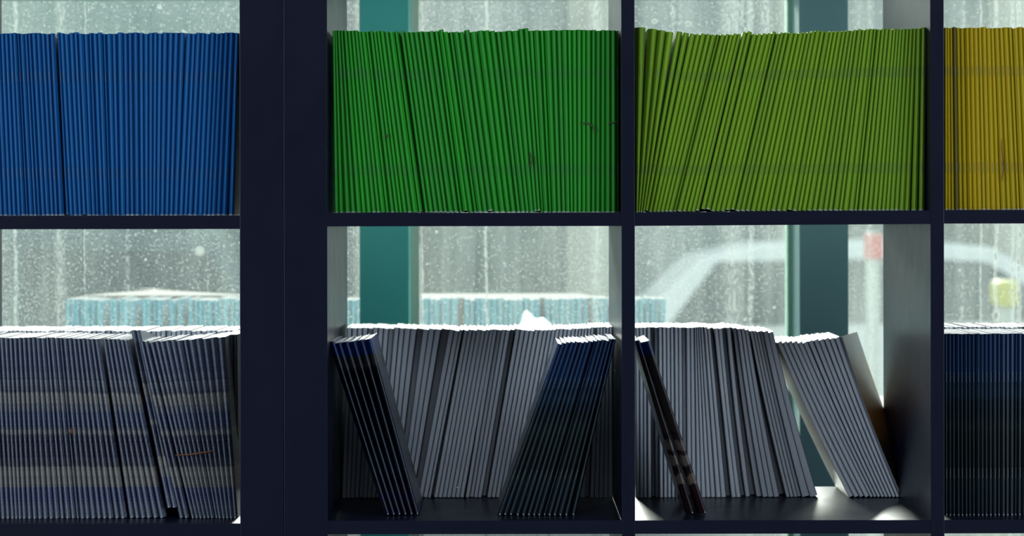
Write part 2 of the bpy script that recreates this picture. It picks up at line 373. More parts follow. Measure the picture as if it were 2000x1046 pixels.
for i in range(len(pc) - 1):
    xa, xb = pc[i] + 0.0352, pc[i + 1] - 0.0352
    w = empty('window_%d' % (i + 1), ((xa + xb) / 2, 0.92, 0.05)); w['kind'] = 'structure'
    o = w.location
    def bx(nm, x0, x1, y0, y1, z0, z1, m):
        return box(nm, x0, x1, y0, y1, z0, z1, m, w, origin=tuple(o))
    zr = PZ(-3, 0.9)
    bx('sill_rail', xa, xb, 0.87, 0.95, 0.0, 0.06, M['ivory'])
    bx('transom_rail', xa, xb, 0.895, 0.9245, zr, zr + 0.05, M['green_rail'])
    bx('head_rail', xa, xb, 0.87, 0.95, 2.35, 2.7, M['ivory'])
    hz, sp, dr = SPECS[i]
    GX = lambda px: PX(px, .922) - o[0]
    GL = lambda py: PZ(py, .922) - o[2]
    ln = {2: [(GX(30), .004, .35), (GX(166), .0012, .45), (GX(118), .010, .18)], 3: [(GX(950), .003, .5), (GX(822), .004, .7), (GX(1165), .012, .2), (GX(1465), .006, .35), (GX(1430), .02, .2)],
          4: [(GX(1945), .0035, .8), (GX(1978), .003, .7), (GX(1990), .004, .7), (GX(1916), .002, .5), (GX(1700), .006, .2)]}.get(i, [])
    so = {2: [(GX(390), GL(489), .009, .35), (GX(312), GL(12), .004, .6)], 3: [(GX(1315), GL(29), .004, .8), (GX(1279), GL(42), .0042, .8), (GX(1345), GL(47), .0044, .8), (GX(1165), GL(592), .003, .8)],
          4: [(GX(1945), GL(617), .007, .6)]}.get(i, [])
    g = glass('dirty_glass_%d' % i, hz, sp, dr, i + 1, lines=ln, spots=so)
    bx('pane', xa + .001, xb - .001, 0.922, 0.9225, 0.06, zr, g)
    bx('pane', xa + .001, xb - .001, 0.922, 0.9225, zr + 0.05, 2.35, g)

GZ = -0.42
M['pavement'] = painted('grey_pavement', (0.34, 0.34, 0.33), (0.27, 0.27, 0.27), 0.9)
box('ground', -40, 40, 0.96, 60, GZ - 0.1, GZ, M['pavement'])['kind'] = 'structure'

# ------------------------------------------------------------------ bookcases
def UX(px): return (px - VX) * K
ROWZ = [0.05, 0.401, 0.752, 1.1036, 1.4552]      # compartment floor heights (top of each board)
TH = 0.0154
def bookcase(x0, x1, ups, name_label, dz=0.0, tilt=None, side_l=True):
    """x0..x1 outer faces, ups = list of (left,right) of the thin uprights"""
    b = empty('bookcase', ((x0 + x1) / 2, DEP / 2, 0), name_label, 'bookcase')
    o = tuple(b.location)
    def bx(nm, a, c, z0, z1, y0=0.0, y1=DEP, bev=0.0006): return box(nm, a, c, y0, y1, z0, z1, M['laminate'], b, bev, o)
    top = ROWZ[-1] + 0.336
    bx('side_panel', x0, x0 + 0.0497, 0.0497 + dz, top + dz)
    bx('side_panel', x1 - 0.0497, x1, 0.0497 + dz, top + dz)
    bx('bottom_panel', x0, x1, 0.0 + 0.0, 0.0495 + dz)
    bx('top_panel', x0, x1, top + 0.0002 + dz, top + 0.05 + dz)
    for (a, c) in ups: bx('upright', a, c, 0.0497 + dz, top - 0.0002 + dz)
    edges = [x0 + 0.0497] + [e for u in ups for e in u] + [x1 - 0.0497]
    for bay in range(len(edges) // 2):
        a, c = edges[2 * bay], edges[2 * bay + 1]
        for r, z in enumerate(ROWZ[1:], 1):
            za = zb = z + dz
            if tilt and r == 3: za += tilt[bay][0]; zb += tilt[bay][1]
            vs = []
            for (x, zz) in ((a + .0002, za), (c - .0002, zb)):
                for y in (0.0008, DEP - .0008):
                    vs += [(x - o[0], y - o[1], zz - TH), (x - o[0], y - o[1], zz)]
            fs = [(0, 1, 3, 2), (4, 5, 7, 6), (0, 4, 6, 2), (1, 5, 7, 3), (0, 1, 5, 4), (2, 3, 7, 6)]
            obj('shelf', vs, fs, M['laminate'], b)
    return b
MX0, MX1 = UX(554.2), UX(2507)
bookcase(MX0, MX1, [(UX(1213.9), UX(1239.9)), (UX(1817.4), UX(1843.9))],
         'wide black-brown open bookcase with thin shelves and thick outer frame', tilt=[(0, 0), (0, .0018), (.0022, .0022)])
bookcase(UX(-794), UX(553.2), [(UX(-146), UX(-120))], 'black-brown open bookcase whose thick side stands against the wider one, left', dz=-0.0028)

# ------------------------------------------------------------------ booklets
ORD = ['', 'first', 'second', 'third', 'fourth', 'fifth', 'sixth', 'seventh', 'eighth', 'ninth', 'tenth', 'eleventh', 'twelfth', 'thirteenth',
       'fourteenth', 'fifteenth', 'sixteenth', 'seventeenth', 'eighteenth', 'nineteenth']
TENS = {2: 'twent', 3: 'thirt', 4: 'fort', 5: 'fift', 6: 'sixt', 7: 'sevent'}
def ordinal(n):
    if n < 20: return ORD[n]
    t, u = divmod(n, 10)
    return TENS[t] + 'ieth' if u == 0 else TENS[t] + 'y-' + ORD[u]

LEN = 0.2105     # booklet height
def booklet(xb, xt, wb, wt, zf, y0, cover, nose=0.3, depth=0.147, fore=False, yaw=0.0, bow=0.0, length=LEN, lift=0.0,
            label='', group='', cat='booklet', name='booklet', staples=True, slope=1.0, sharp=0.42, rim=None):
    """All x in world metres at the booklet's own depth.  xb/xt: centre of the foot and head, wb/wt: thickness there."""
    dx = xt - xb
    th = math.asin(max(-0.9, min(0.9, dx / length)))
    a = Vector((math.sin(th), 0, math.cos(th))); n = Vector((math.cos(th), 0, -math.sin(th)))
    hb, ht = wb / 2 * math.cos(th), wt / 2 * math.cos(th)
    base = Vector((0, 0, abs(math.sin(th)) * hb + lift + 0.0002))     # lifted in front, resting on its rear foot
    e = empty(name, (xb, y0, zf), label, cat, group)
    e.rotation_euler = (-lift / depth, 0, yaw)
    lv = 7 if abs(bow) > 1e-5 else (3 if True else 2)
    def sec(t, pts, inset_z=0.0):
        h = hb + (ht - hb) * t
        c = base + a * (inset_z + (length - 2 * inset_z) * t) + n * (bow * 4 * t * (1 - t))
        out = []
        for (u, y) in pts(h):
            yy = (depth - y) if fore else y
            out.append(c + n * u + Vector((0, yy, 0)))
        return out
    tc = 0.0003
    def prof(h, off=0.0):
        rn = sharp * h + 0.0002
        cx = (2 * nose - 1) * (h - rn)
        r = rn - off
        ns = 5
        pts = []
        sl = rn + (cx - rn + h) * slope; sr = rn + (h - cx - rn) * slope
        pts.append((-(h - off), sl * 1.05 + 0.0012))
        pts.append((-(h - off) * .5 + (cx - r) * .5, (sl * .55 + rn * .62)+off*.5))
        for k in range(ns + 1):
            an = math.pi * (1 - k / ns)
            pts.append((cx + r * math.cos(an), rn * 0.95 - r * 0.95 * math.sin(an)))
        pts.append(((h - off) * .5 + (cx + r) * .5, (sr * .55 + rn * .62)+off*.5))
        pts.append(((h - off), sr * 1.05 + 0.0012))
        return pts
    def cov(h):
        o = prof(h, 0); i = prof(h, tc)
        o = [(-h, depth)] + o + [(h, depth)]
        i = [(-(h - tc), depth)] + i + [((h - tc), depth)]
        return o + i[::-1]
    def pag(h):
        i = prof(h, tc * 1.5)
        hh = h - tc * 1.5
        bulge = [(-hh, depth - .0012), (-hh * .5, depth - .0005), (hh * .5, depth - .0005), (hh, depth - .0012)]
        return i + bulge[::-1]
    def loft(pts_fn, inset, caps_quads):
        vs, fs, uvs = [], [], []
        ts = [k / (lv - 1) for k in range(lv)]
        m_ = len(pts_fn(1.0))
        for t in ts:
            s = sec(t, pts_fn, inset); vs += s
            for j in range(m_):
                d = pts_fn(hb)[j]
                uvs.append((min(d[1], .148) * 6.7 * (1 if j < m_ / 4 or j > m_ else .9), t))
        for q in range(lv - 1):
            for j in range(m_):
                j2 = (j + 1) % m_
                fs.append((q * m_ + j, q * m_ + j2, (q + 1) * m_ + j2, (q + 1) * m_ + j))
        if caps_quads:      # U-shaped end: pair outer and inner outline
            half = m_ // 2
            for q in (0, lv - 1):
                for j in range(half - 1):
                    fs.append((q * m_ + j, q * m_ + j + 1, q * m_ + m_ - 2 - j, q * m_ + m_ - 1 - j))
        else:
            for q in (0, lv - 1): fs.append(tuple(q * m_ + j for j in range(m_)))
        return vs, fs, uvs
    v, f, u = loft(cov, 0.0, True)
    obj('cover', v, f, cover, e, uvs=u)
    v, f, u = loft(pag, 0.0004, False)
    obj('page_block', v, f, M['pages'], e)
    if staples and not fore:
        for t0, t1 in ((0.205, 0.262), (0.735, 0.79)):
            vs = []
            for t in (t0, t1):
                h = hb + (ht - hb) * t; rn = sharp * h + .0002; cx = (2 * nose - 1) * (h - rn)
                c = base + a * (length * t) + n * (cx + bow * 4 * t * (1 - t))
                for (dxx, yy) in ((-.00022, .0003), (-.00016, -.00030), (.00016, -.00030), (.00022, .0003)):
                    vs.append(c + n * dxx + Vector((0, yy, 0)))
            fs = [(0, 1, 5, 4), (1, 2, 6, 5), (2, 3, 7, 6), (3, 0, 4, 7), (0, 1, 2, 3), (4, 5, 6, 7)]
            obj('staple', vs, fs, M['staple'], e)
    return e

def bounds(c):
    """cell edges half way between neighbouring centres"""
    n = len(c); e = [c[0] - (c[1] - c[0]) / 2]
    for i in range(n - 1): e.append((c[i] + c[i + 1]) / 2)
    e.append(c[-1] + (c[-1] - c[-2]) / 2)
    return e
def capped(e0, e1, mx):
    return min(e1 - e0, mx)

def row(tops, bots, zf, y0, cover, nose, labels, group, maxw=12.5, jit=0.0012, lifts=None, seg_breaks={}, gap_label='', maker=None, **kw):
    """tops/bots are lists of photo columns of the spines; neighbours share the space between them"""
    et, eb = bounds(tops), bounds(bots)
    for i in range(len(tops)):
        t0, t1, b0, b1 = et[i], et[i + 1], eb[i], eb[i + 1]
        # never wider than maxw: a wider cell is a real gap
        if i in seg_breaks:      # added booklet, set back to stop light leaking through the gap on the right
            gw = seg_breaks[i]
            s_ = K * (D + y0 + .02) / D
            (maker or booklet)(PX(b1, y0 + .02), PX(t1, y0 + .02), gw * .9 * s_, gw * .9 * s_, zf(b1) if callable(zf) else zf, y0 + .02, cover(i) if callable(cover) else cover, .5,
                               label='added booklet blocking light through the gap ' + gap_label + (' near its right part' if i > 30 else ''), group=group, depth=.13)
            t1 -= gw / 2; b1 -= gw / 2
        if i - 1 in seg_breaks: t0 += seg_breaks[i - 1] / 2; b0 += seg_breaks[i - 1] / 2
        def fit(a, b, c):
            w = b - a
            if w > maxw:
                a = max(a, c - maxw / 2); b = min(b, c + maxw / 2)
            return a, b
        t0, t1 = fit(t0, t1, tops[i]); b0, b1 = fit(b0, b1, bots[i])
        kf = 1.0 if 880 < tops[i] < 1100 else .988
        wt, wb = (t1 - t0) * kf, (b1 - b0) * kf
        s = K * (D + y0) / D
        xt, xb = PX((t0 + t1) / 2, y0), PX((b0 + b1) / 2, y0)
        nz = (nose(i, bots[i]) if callable(nose) else nose) + RND.uniform(-.07, .07)
        z = zf(b0 / 2 + b1 / 2) if callable(zf) else zf
        lf = (lifts or {}).get(i, 0.0)
        yj = y0 + RND.uniform(0, .0022) + (.0035 if RND.random() < .1 else 0)
        cv = cover(i) if callable(cover) else cover
        (maker or booklet)(xb, xt, wb * s, wt * s, z, yj, cv, nz, label=labels(i, len(tops), tops[i] - bots[i]), group=group,
                length=LEN + RND.uniform(-jit, jit * .4), lift=lf, **kw)

def lean_word(dx):
    return 'upright' if abs(dx) < 7 else ('leaning left' if dx < 0 else 'leaning right')

Z_UP = ROWZ[3]; Z_LO = ROWZ[2]
# ---- blue row, upper left
bt = [4, 12, 21, 27.6, 34, 42, 49, 57, 65.5, 75, 83, 92, 102.6, 113, 120, 129, 138.6, 147.6, 157, 167.5, 176.5, 185.5, 194.5, 203, 213, 222.6, 234.7,
      245, 254, 264, 274, 285, 295, 302.5, 311, 321.7, 332.5, 343, 354.7, 368, 378.7, 386, 398, 403.3, 415.3, 424.3, 432.7, 441.7, 452.5, 462]
bb = [18.6, 27.6, 37, 43.8, 51.6, 59.4, 67, 76, 84, 92.4, 101.4, 109, 118.8, 132, 138, 147, 155.5, 164.5, 173, 181.3, 190, 200, 205.8, 214.3, 222, 229.8,
      239.5, 249, 258, 267, 276, 285.7, 294, 299.4, 307, 315.7, 324.7, 333, 342, 351.7, 361.9, 369.7, 379.9, 390.7, 398.5, 406.9, 415.9, 426, 436.8, 450.7]
ext = 13
bt = [4 - 8.6 * (ext - j) for j in range(ext)] + bt; bb = [18.6 - 8.7 * (ext - j) for j in range(ext)] + bb
def lab_blue(i, n, dx):
    g = ext + 12
    if i < ext: return 'slim blue booklet in the row beyond the frame, %s left of the visible ones' % ordinal(ext - i)
    if i <= g: return 'slim blue booklet %s, %s to the left of the thin dark gap' % ('leaning left', ordinal(g - i + 1))
    if i <= g + 18: return 'slim blue booklet, %s to the right of the thin dark gap' % ordinal(i - g)
    return 'slim blue booklet %s, %s from the bookcase side ending the row' % ('upright', ordinal(n - i))
row(bt, bb, Z_UP - .0028, 0.028, M['blue'], lambda i, x: .36 if x < 260 else .64, lab_blue, 'blue booklets packed in the upper left compartment', maxw=11.5,
    lifts={ext + 13: .0016, ext + 17: .0012}, seg_breaks={ext + 12: 3.6}, gap_label='in the blue row')
# ---- green row
gt = [652, 656.5, 661, 667.5, 674.8, 682, 689.5, 696, 702.5, 709.6, 717.6, 727, 732.8, 737.9, 747.3, 756, 765.4, 774,
      786.4, 795, 803.8, 813.3, 822.7, 832, 841.5, 851.7, 861.8, 870.5, 880, 890.8, 901, 911, 924, 938, 950.3, 961, 972.8, 984.4, 992.3, 1006.8, 1017, 1027,
      1038, 1048, 1058, 1070, 1081.5, 1091, 1102.5, 1112.4, 1121.3, 1131.4, 1140.5, 1149.7, 1159.8, 1169.2, 1178.7, 1187.4, 1198.2]
gb = [656.7, 665.4, 678.4, 690.7, 701.6, 711, 721.2, 731.3, 739.3, 747.3, 758.2, 767.6, 775.6, 782.8, 791.5, 800.9, 811, 822,
      832.8, 843, 852.4, 861.8, 871.3, 880.7, 890, 899.5, 909.7, 918.9, 928, 937.2, 947.4, 957, 968.4, 980.7, 992.3, 1001.8, 1012.6, 1022.8, 1029.4, 1038.7, 1046, 1052,
      1058.5, 1065.8, 1075, 1083, 1091.7, 1100.4, 1109.8, 1116.5, 1123, 1131.6, 1140, 1149, 1158.4, 1167.8, 1176.5, 1187.4, 1198.2]
gb = gb[:len(gt)]
def lab_green(i, n, dx):
    if i < 9: return 'slim green booklet %s, %s from the upright at the row\'s left' % (lean_word(dx), ordinal(i + 1))
    if i < 18: return 'slim green booklet leaning left, %s to the left of the black wedge gap' % ordinal(18 - i)
    if i < 40: return 'slim green booklet %s, %s to the right of the black wedge gap' % (lean_word(dx), ordinal(i - 17))
    return 'slim green booklet %s, %s from the right end of the green row' % (lean_word(dx), ordinal(n - i))
row(gt, gb, Z_UP, 0.026, M['green'], lambda i, x: .34 if x < 890 else .68, lab_green, 'green booklets packed in the upper compartment', maxw=17,
    lifts={17: .001, 26: .0018, 31: .0015, 40: .0012, 41: .002}, slope=1.1, seg_breaks={17: 4.6}, gap_label='in the green row')
s_ = K * (D + .045) / D  # added booklet, set back, closes the bright slit beside the upright
booklet(PX(1206.5, .045), PX(1206, .045), 5.4 * s_, 5.4 * s_, Z_UP, .045, M['green'], .5, depth=.13, label='added green booklet blocking light beside the upright ending the green row',
        group='green booklets packed in the upper compartment')
# ---- lime row
lt = [1255.5, 1278.8, 1295.3, 1312.5, 1329, 1341.8, 1354.5, 1365, 1375.5, 1386, 1395, 1404.8, 1413.8, 1423.5, 1429.5, 1437.8, 1446, 1456.5, 1466.3, 1476,
      1485.8, 1495.5, 1506, 1515, 1521.8, 1528.5, 1538.3, 1547.3, 1557, 1566, 1574.3, 1582.5, 1590, 1599, 1608.8, 1617, 1626.8, 1633.5, 1641.8, 1650.8,
      1657.5, 1665, 1672.5, 1680.8, 1688.3, 1695.8, 1703.3, 1711.5, 1719.8, 1726.5, 1733.3, 1742.3, 1749, 1754.3, 1760.3, 1767, 1774.5, 1782, 1788, 1795.5, 1806]
lb = [1244, 1248, 1252.3, 1257, 1263.3, 1270.5, 1278.8, 1285.5, 1294.5, 1302, 1309.5, 1318.5, 1327.5, 1338.8, 1346, 1354.8, 1362.5, 1373.8, 1383.8, 1394.3,
      1402.5, 1412.3, 1422, 1432.5, 1441.5, 1450.5, 1462.5, 1471.5, 1482, 1491.8, 1500.8, 1512, 1522.3, 1532.3, 1543.5, 1553.3, 1562.3, 1571.3, 1581, 1593,
      1602.8, 1613, 1623.8, 1633.5, 1642.8, 1652.3, 1663.5, 1673.5, 1682, 1690.8, 1699.8, 1709.3, 1718.3, 1726.3, 1734.3, 1742.8, 1752, 1762.5, 1773, 1787, 1801.3]
def lab_lime(i, n, dx):
    if i < 4: return 'lime green booklet with a swollen rounded head, %s from the upright' % ordinal(i + 1)
    if i < 32: return 'slim lime green booklet leaning right, %s to the right of the four swollen ones' % ordinal(i - 3)
    return 'slim lime green booklet %s, %s from the right end of its row' % (lean_word(dx), ordinal(n - i))
for i in range(4):   # the four swollen ones
    s = K * (D + .026) / D
    w_t = [21, 18.5, 16.5, 14.5][i]; w_b = 4.0
    booklet(PX(lb[i], .026), PX([1251.5, 1276, 1293.5, 1309.5][i], .026), w_b * s, w_t * s, Z_UP, 0.026, M['lime'], .62, label=lab_lime(i, 61, 10),
            group='lime booklets packed in the upper compartment', length=LEN + [.0026, .0014, .0004, -.0006][i], slope=1.6, sharp=.5)
zl = lambda px: Z_UP + .0018 * max(0, min(1, (px - 1240) / 577))
_lt = lt[4:]; _lb = lb[4:]
row(_lt, _lb, zl, 0.026, M['lime'], .36, lambda i, n, dx: lab_lime(i + 4, 61, dx), 'lime booklets packed in the upper compartment', maxw=11.2,
    lifts={0: .0016, 12: .001, 13: .0026, 14: .0022, 18: .0012, 19: .0018, 30: .001}, seg_breaks={12: 3.2}, gap_label='in the lime row')
# ---- yellow row
yt = [1848.5, 1853.5, 1859.5, 1865.7, 1872.5, 1881, 1890, 1898.5, 1906.5, 1915.5, 1923.5, 1932.5, 1940, 1947.5, 1956.7, 1966, 1974.5, 1985.5]
yb = [1848.7, 1855.2, 1862.4, 1869.5, 1877, 1887, 1896.7, 1905.3, 1913.8, 1923, 1931.6, 1941, 1951.6, 1961, 1971, 1981.8, 1990.3, 1999.2]
for j in range(9): yt.append(1994 + 9.2 * j); yb.append(2009 + 9.4 * j)
M['olive'] = cover_plain('dull_olive_card', (0.16, 0.14, 0.03), (0.13, 0.12, 0.03))
def lab_yel(i, n, dx):
    if i > 17: return 'slim yellow booklet beyond the frame, %s after the visible ones' % ordinal(i - 17)
    if i == 3: return 'dull dark olive booklet among the yellow ones near the upright'
    return 'slim yellow booklet %s, %s from the upright at its left' % ('upright' if abs(dx) < 11 else 'leaning left', ordinal(i + 1))
row(yt, yb, Z_UP + .0022, 0.026, lambda i: M['olive'] if i == 3 else M['yellow'], lambda i, x: .25 if x < 1890 else .5, lab_yel, 'yellow booklets in the upper right compartment', maxw=11.5, slope=.55)

def magazine(*a, **k):
    return booklet(*a, name='magazine', cat='magazine', **k)
_row = row
def row(*a, **k): _row(*a, maker=magazine, **k)
# ---- lower left compartment, front row
ab = [4.4, 14.6, 24, 31, 37.5, 46.8, 57, 68, 76.6, 88.2, 99.5, 109.6, 119.9, 131.6, 141.8, 150.6, 160, 175.4 - 6, 187 - 6, 198.8 - 6, 207.6 - 4, 217.8 - 3, 228, 240]
at = [b - 20 - 34 * (i / 23.0) for i, b in enumerate(ab)]
at = [4.4 - 20 + (188 - (4.4 - 20)) * i / 23.0 for i in range(24)]
ext2 = 9
at = [at[0] - 9.4 * (ext2 - j) for j in range(ext2)] + at; ab = [ab[0] - 9.6 * (ext2 - j) for j in range(ext2)] + ab
def lab_a(i, n, dx):
    if i < ext2: return 'photo-print magazine beyond the frame, %s left of the visible ones' % ordinal(ext2 - i)
    return 'navy and beige photo-print magazine, %s to the left of the row\'s first step' % ordinal(n - i)
PG = 'navy and beige photo-print magazines in the lower left compartment'
ZL1 = Z_LO - .0028
row(at, ab, ZL1, 0.050, M['printA'], .3, lab_a, PG, maxw=12, staples=False, slope=1.3)
bT = [203.5, 211.5, 220, 229, 237, 245]; bB = [257, 268, 278.5, 290, 303, 316]
row(bT, bB, ZL1, 0.053, M['printA'], .3, lambda i, n, dx: 'navy photo-print magazine, %s to the left of the pair that sticks up' % ordinal(n - i), PG, maxw=12, staples=False, slope=1.3, jit=.0005)
for i, (a_, b_) in enumerate(((255, 329.5), (264, 339.5))):
    s = K * (D + .047) / D
    magazine(PX(b_, .047), PX(a_, .047), 8.6 * s, 8.6 * s, ZL1, 0.047 + .001 * i, M['printA'], .3, lift=.0125, staples=False, slope=1.3,
            label='photo-print magazine standing up above its row, %s one of the raised pair' % ('left' if i == 0 else 'right'), group=PG)
cT = [275.5, 285] ; cB = [353.5, 364]
row(cT, cB, ZL1, 0.052, M['printA'], .3, lambda i, n, dx: 'steeply leaning photo-print magazine, %s to the right of the raised pair' % ordinal(i + 1), PG, maxw=10, staples=False, slope=1.3)
dT = [296, 305.5, 315, 325, 336, 348, 360.5, 373, 386, 401, 416, 430.5]
dB = [376.5 + (459 - 376.5) * j / 11 for j in range(12)]
row(dT, dB, ZL1, 0.050, M['printA'], .3, lambda i, n, dx: 'navy and beige photo-print magazine, %s from the dark tall ones at the row end' % ordinal(n - i), PG, maxw=14, staples=False, slope=1.3)
eT = [441.5, 449, 456.5]; eB = [466, 467 + 6, 480]
for i in range(3):
    s = K * (D + .10) / D
    x0 = [443, 450.5, 457.5][i]
    magazine(PX(x0 + 3, .11), PX(x0, .11), 6.6 * s, 6.6 * s, ZL1, 0.112 + i * .004, M['back_cover'], .4, staples=False, depth=.13,
            label='plain dark magazine, %s of three tucked behind the row end by the side' % ordinal(i + 1), group='plain dark magazines at the end of the lower left row')

# ---- lower right compartment, navy row
ft = [1848, 1854.5, 1863, 1870.6, 1877.8, 1886, 1893, 1901, 1911.3, 1918.4, 1926.6, 1934.7, 1943.8, 1952, 1961, 1969, 1978, 1985.8, 1994.4, 2003]
fb = [1848, 1854.5, 1863, 1871, 1878.8, 1886.6, 1893.6, 1901.5, 1910.6, 1918, 1926.2, 1934, 1943, 1951, 1959.8, 1967.6, 1976, 1984, 1992, 2000.5]
for j in range(9): ft.append(2011 + 8.3 * j); fb.append(2009 + 8.3 * j)
def lab_f(i, n, dx):
    if i > 18: return 'glossy navy to black magazine beyond the frame, %s after the visible ones' % ordinal(i - 18)
    return 'glossy navy to black-green upright magazine, %s from the upright at its left' % ordinal(i + 1)
row(ft, fb, Z_LO, 0.046, M['printB'], .7, lab_f, 'navy to black magazines in the lower right compartment', maxw=11.5, slope=.9, jit=.0006)

# ---- lower middle compartment: six leaning left, fourteen leaning right
st = K * (D + .05) / D
sT = [646.5, 659, 673, 687.5, 702.5, 717.5]; sB = [755, 766, 777, 788.5, 800.5, 812]
for i in range(6):
    magazine(PX(sB[i], .05), PX(sT[i], .05), 11.2 * st, 13.4 * st, Z_LO, 0.05 + .0015 * i, M['printC'], .84, label='black magazine with bright blue head, %s of the six leaning left' % ordinal(i + 1),
            group='six black magazines leaning against the upright', slope=1.5, sharp=.22, length=LEN + RND.uniform(-.001, .001))
rT = [1093, 1101.5, 1109.5, 1118.4, 1126.4, 1135.5, 1144.5, 1153.5, 1162, 1170.5, 1178.5, 1186, 1193, 1200]
rB = [976, 987, 997.5, 1009, 1020, 1031.7, 1041.7, 1051.5, 1061.4, 1071.6, 1081.8, 1092.5, 1103.8, 1118]
row(rT, rB, Z_LO, 0.048, M['printB'], lambda i, x: .3 if i < 3 else .72, lambda i, n, dx: 'glossy black magazine leaning right, %s of fourteen counted from the left' % ordinal(i + 1),
    'fourteen glossy black magazines leaning right', maxw=11.5, slope=1.0)

# ---- pair leaning in the next compartment
for i, (a_, b_) in enumerate(((1249.5, 1352.5), (1264, 1377))):
    w = [9.5, 17.5][i]
    w2 = [17, 19][i]
    x_t = [1244.5, 1260.5][i]; x_b = [1347.5, 1372][i]
    magazine(PX(x_b, .055), PX(x_t, .055), w2 * st * .95, w * st * .95, Z_LO, 0.055, M['printD'], .88, slope=1.6, sharp=.2,
            label='black and brown magazine with blue head, %s one of the leaning pair' % ('left, partly hidden' if i == 0 else 'right'), group='pair of magazines leaning on the upright')

# ---- back rows, fore edges to the room
def back_row(keys, yb, labelf, group, z=Z_LO, setback=None, yaw=None, bow=None, tail=None, cover=None):
    """keys: list of (bottom_px, top_px) edges with count to the next: [(b,t,n), ..., (b,t,0)]; n<0 leaves a gap"""
    cells = []
    for (b0, t0, n), (b1, t1, _) in zip(keys[:-1], keys[1:]):
        if n <= 0:
            cells.append((b0, b1, t0, t1, .030)); continue
        for j in range(n):
            cells.append((b0 + (b1 - b0) * j / n, b0 + (b1 - b0) * (j + 1) / n, t0 + (t1 - t0) * j / n, t0 + (t1 - t0) * (j + 1) / n, 0.0))
    N_ = len(cells)
    for i, (b0, b1, t0, t1, ex) in enumerate(cells):
        sb = ex if ex else (setback(i, N_) if setback else 0.0)
        y = yb + sb
        s = K * (D + yb) / D
        xb, xt = PX((b0 + b1) / 2, yb), PX((t0 + t1) / 2, yb)
        f = 1.0
        magazine(xb * f, xt * f, (b1 - b0) * s * .98, (t1 - t0) * s * .98, z, y, (cover(i) if cover else M['back_cover']), .5, fore=True, staples=False, depth=.138,
                yaw=yaw(i, N_) if yaw else 0.0, bow=bow(i, N_) if bow else 0.0, label=labelf(i, N_, t0 - b0), group=group, slope=.6, length=LEN + RND.uniform(-.0008, .0008))
def sbk(i, n):
    q = RND.random()
    return RND.uniform(0, .0025) if q < .80 else (RND.uniform(.005, .010) if q < .9 else RND.uniform(.014, .024))
def lab_bk(where):
    def f(i, n, dx):
        k = i + 1 if i < n / 2 else n - i
        side = 'left' if i < n / 2 else 'right'
        return 'pale magazine with page edges outward %s, %s from the %s' % (where, ordinal(k), side)
    return f
YB = 0.250
back_row([(667, 677, 11), (757, 790, 6), (806, 861, -1), (816, 877, 2), (834.5, 897, 1), (841, 903.5, -1), (846, 906, 7), (905, 965, -1), (908, 962.5, 5), (948, 1005, -1),
          (950, 1007, 6), (1000, 1062, 8), (1080, 1124, 6), (1142, 1160, 6), (1196, 1195.5, 0)], YB, lab_bk('in the middle compartment\'s back row'),
         'magazines with page edges outward, middle compartment', setback=sbk)
back_row([(1241, 1241, 6), (1288, 1286, 7), (1342, 1340, 2), (1360, 1356, 3), (1388, 1368, 4), (1428, 1394, 4), (1466, 1428, -1), (1478, 1432, 4), (1522, 1462, -1), (1535, 1464, 4), (1566, 1490, 2), (1597, 1510, 0)],
         YB, lab_bk('in the right-hand middle back row'), 'magazines with page edges outward, upright block', setback=sbk, bow=lambda i, n: -.0015 if i > n * .6 else 0)
# leaning block: the last ones fan open
back_row([(1657, 1517, 4), (1699, 1557, 8), (1757, 1640, 0)], .246, lambda i, n, dx: 'magazine with page edges outward, %s of the steep block leaning left' % ordinal(i + 1),
         'steep block of magazines leaning left', yaw=lambda i, n: -.012 * i / 12.0, setback=lambda i, n: (0 if i < 5 else .0) + RND.uniform(0, .003), bow=lambda i, n: -.002,
         cover=lambda i: M['cream_cover'] if i == 0 else M['back_cover'])
magazine(PX(1758.5, .252), PX(1640.5, .252), 6.5 * st, 6.5 * st, Z_LO, .252, M['photo_cover'], .5, fore=True, staples=False, depth=.138, yaw=-.27, bow=-.0028,
        label='magazine with grey and orange photo cover splayed open at the block\'s right end', group='steep block of magazines leaning left', slope=.6)
# lower left and lower right back rows (only their white heads show)
back_row([(-95, -95, 33), (215, 205, 26), (463, 461, 0)], .236, lab_bk('behind the lower left print row'), 'magazines hidden behind the lower left row, white heads showing', z=ZL1, setback=lambda i, n: RND.uniform(0, .006))
back_row([(1846, 1846, 30), (2120, 2118, 0)], .236, lab_bk('behind the lower right navy row'), 'magazines hidden behind the lower right row, white heads showing', setback=lambda i, n: RND.uniform(0, .006))

# ------------------------------------------------------------------ small dry stems and knots caught on the spines
M['stem'] = mat('dry_brown_stem', (0.075, 0.055, 0.03), 0.8)
M['stem_red'] = mat('red_brown_stem', (0.20, 0.07, 0.03), 0.8)
M['stem_green'] = mat('olive_dry_stem', (0.05, 0.07, 0.025), 0.8)
def stem(pts, y, r, m, label, name='dry_twig', cat='plant stem'):
    P_ = [Vector((PX(x, y), y, PZ(yy, y))) for x, yy in pts]
    sm = []
    for i in range(len(P_) - 1):
        for k in range(3): sm.append(P_[i].lerp(P_[i + 1], k / 3))
    sm.append(P_[-1])
    o0 = sm[0].copy()
    o = tube(name, [p - o0 for p in sm], r, m); o.location = o0
    return tag(o, label, cat)
stem([(1136, 243), (1141, 240), (1148, 240.5), (1154, 244), (1160, 250), (1163, 257), (1166, 254)], .0255, .0009, M['stem'], 'curled dry brown stem stuck across the green spines near their right end')
stem([(1188, 242), (1193, 240), (1200, 239), (1206, 237)], .0255, .0008, M['stem'], 'short dry stem at the far right end of the green row')
stem([(1034, 295), (1037, 303), (1040, 312), (1037, 321), (1034, 324)], .0250, .0010, M['stem'], 'hooked dry brown stem hanging between green booklets')
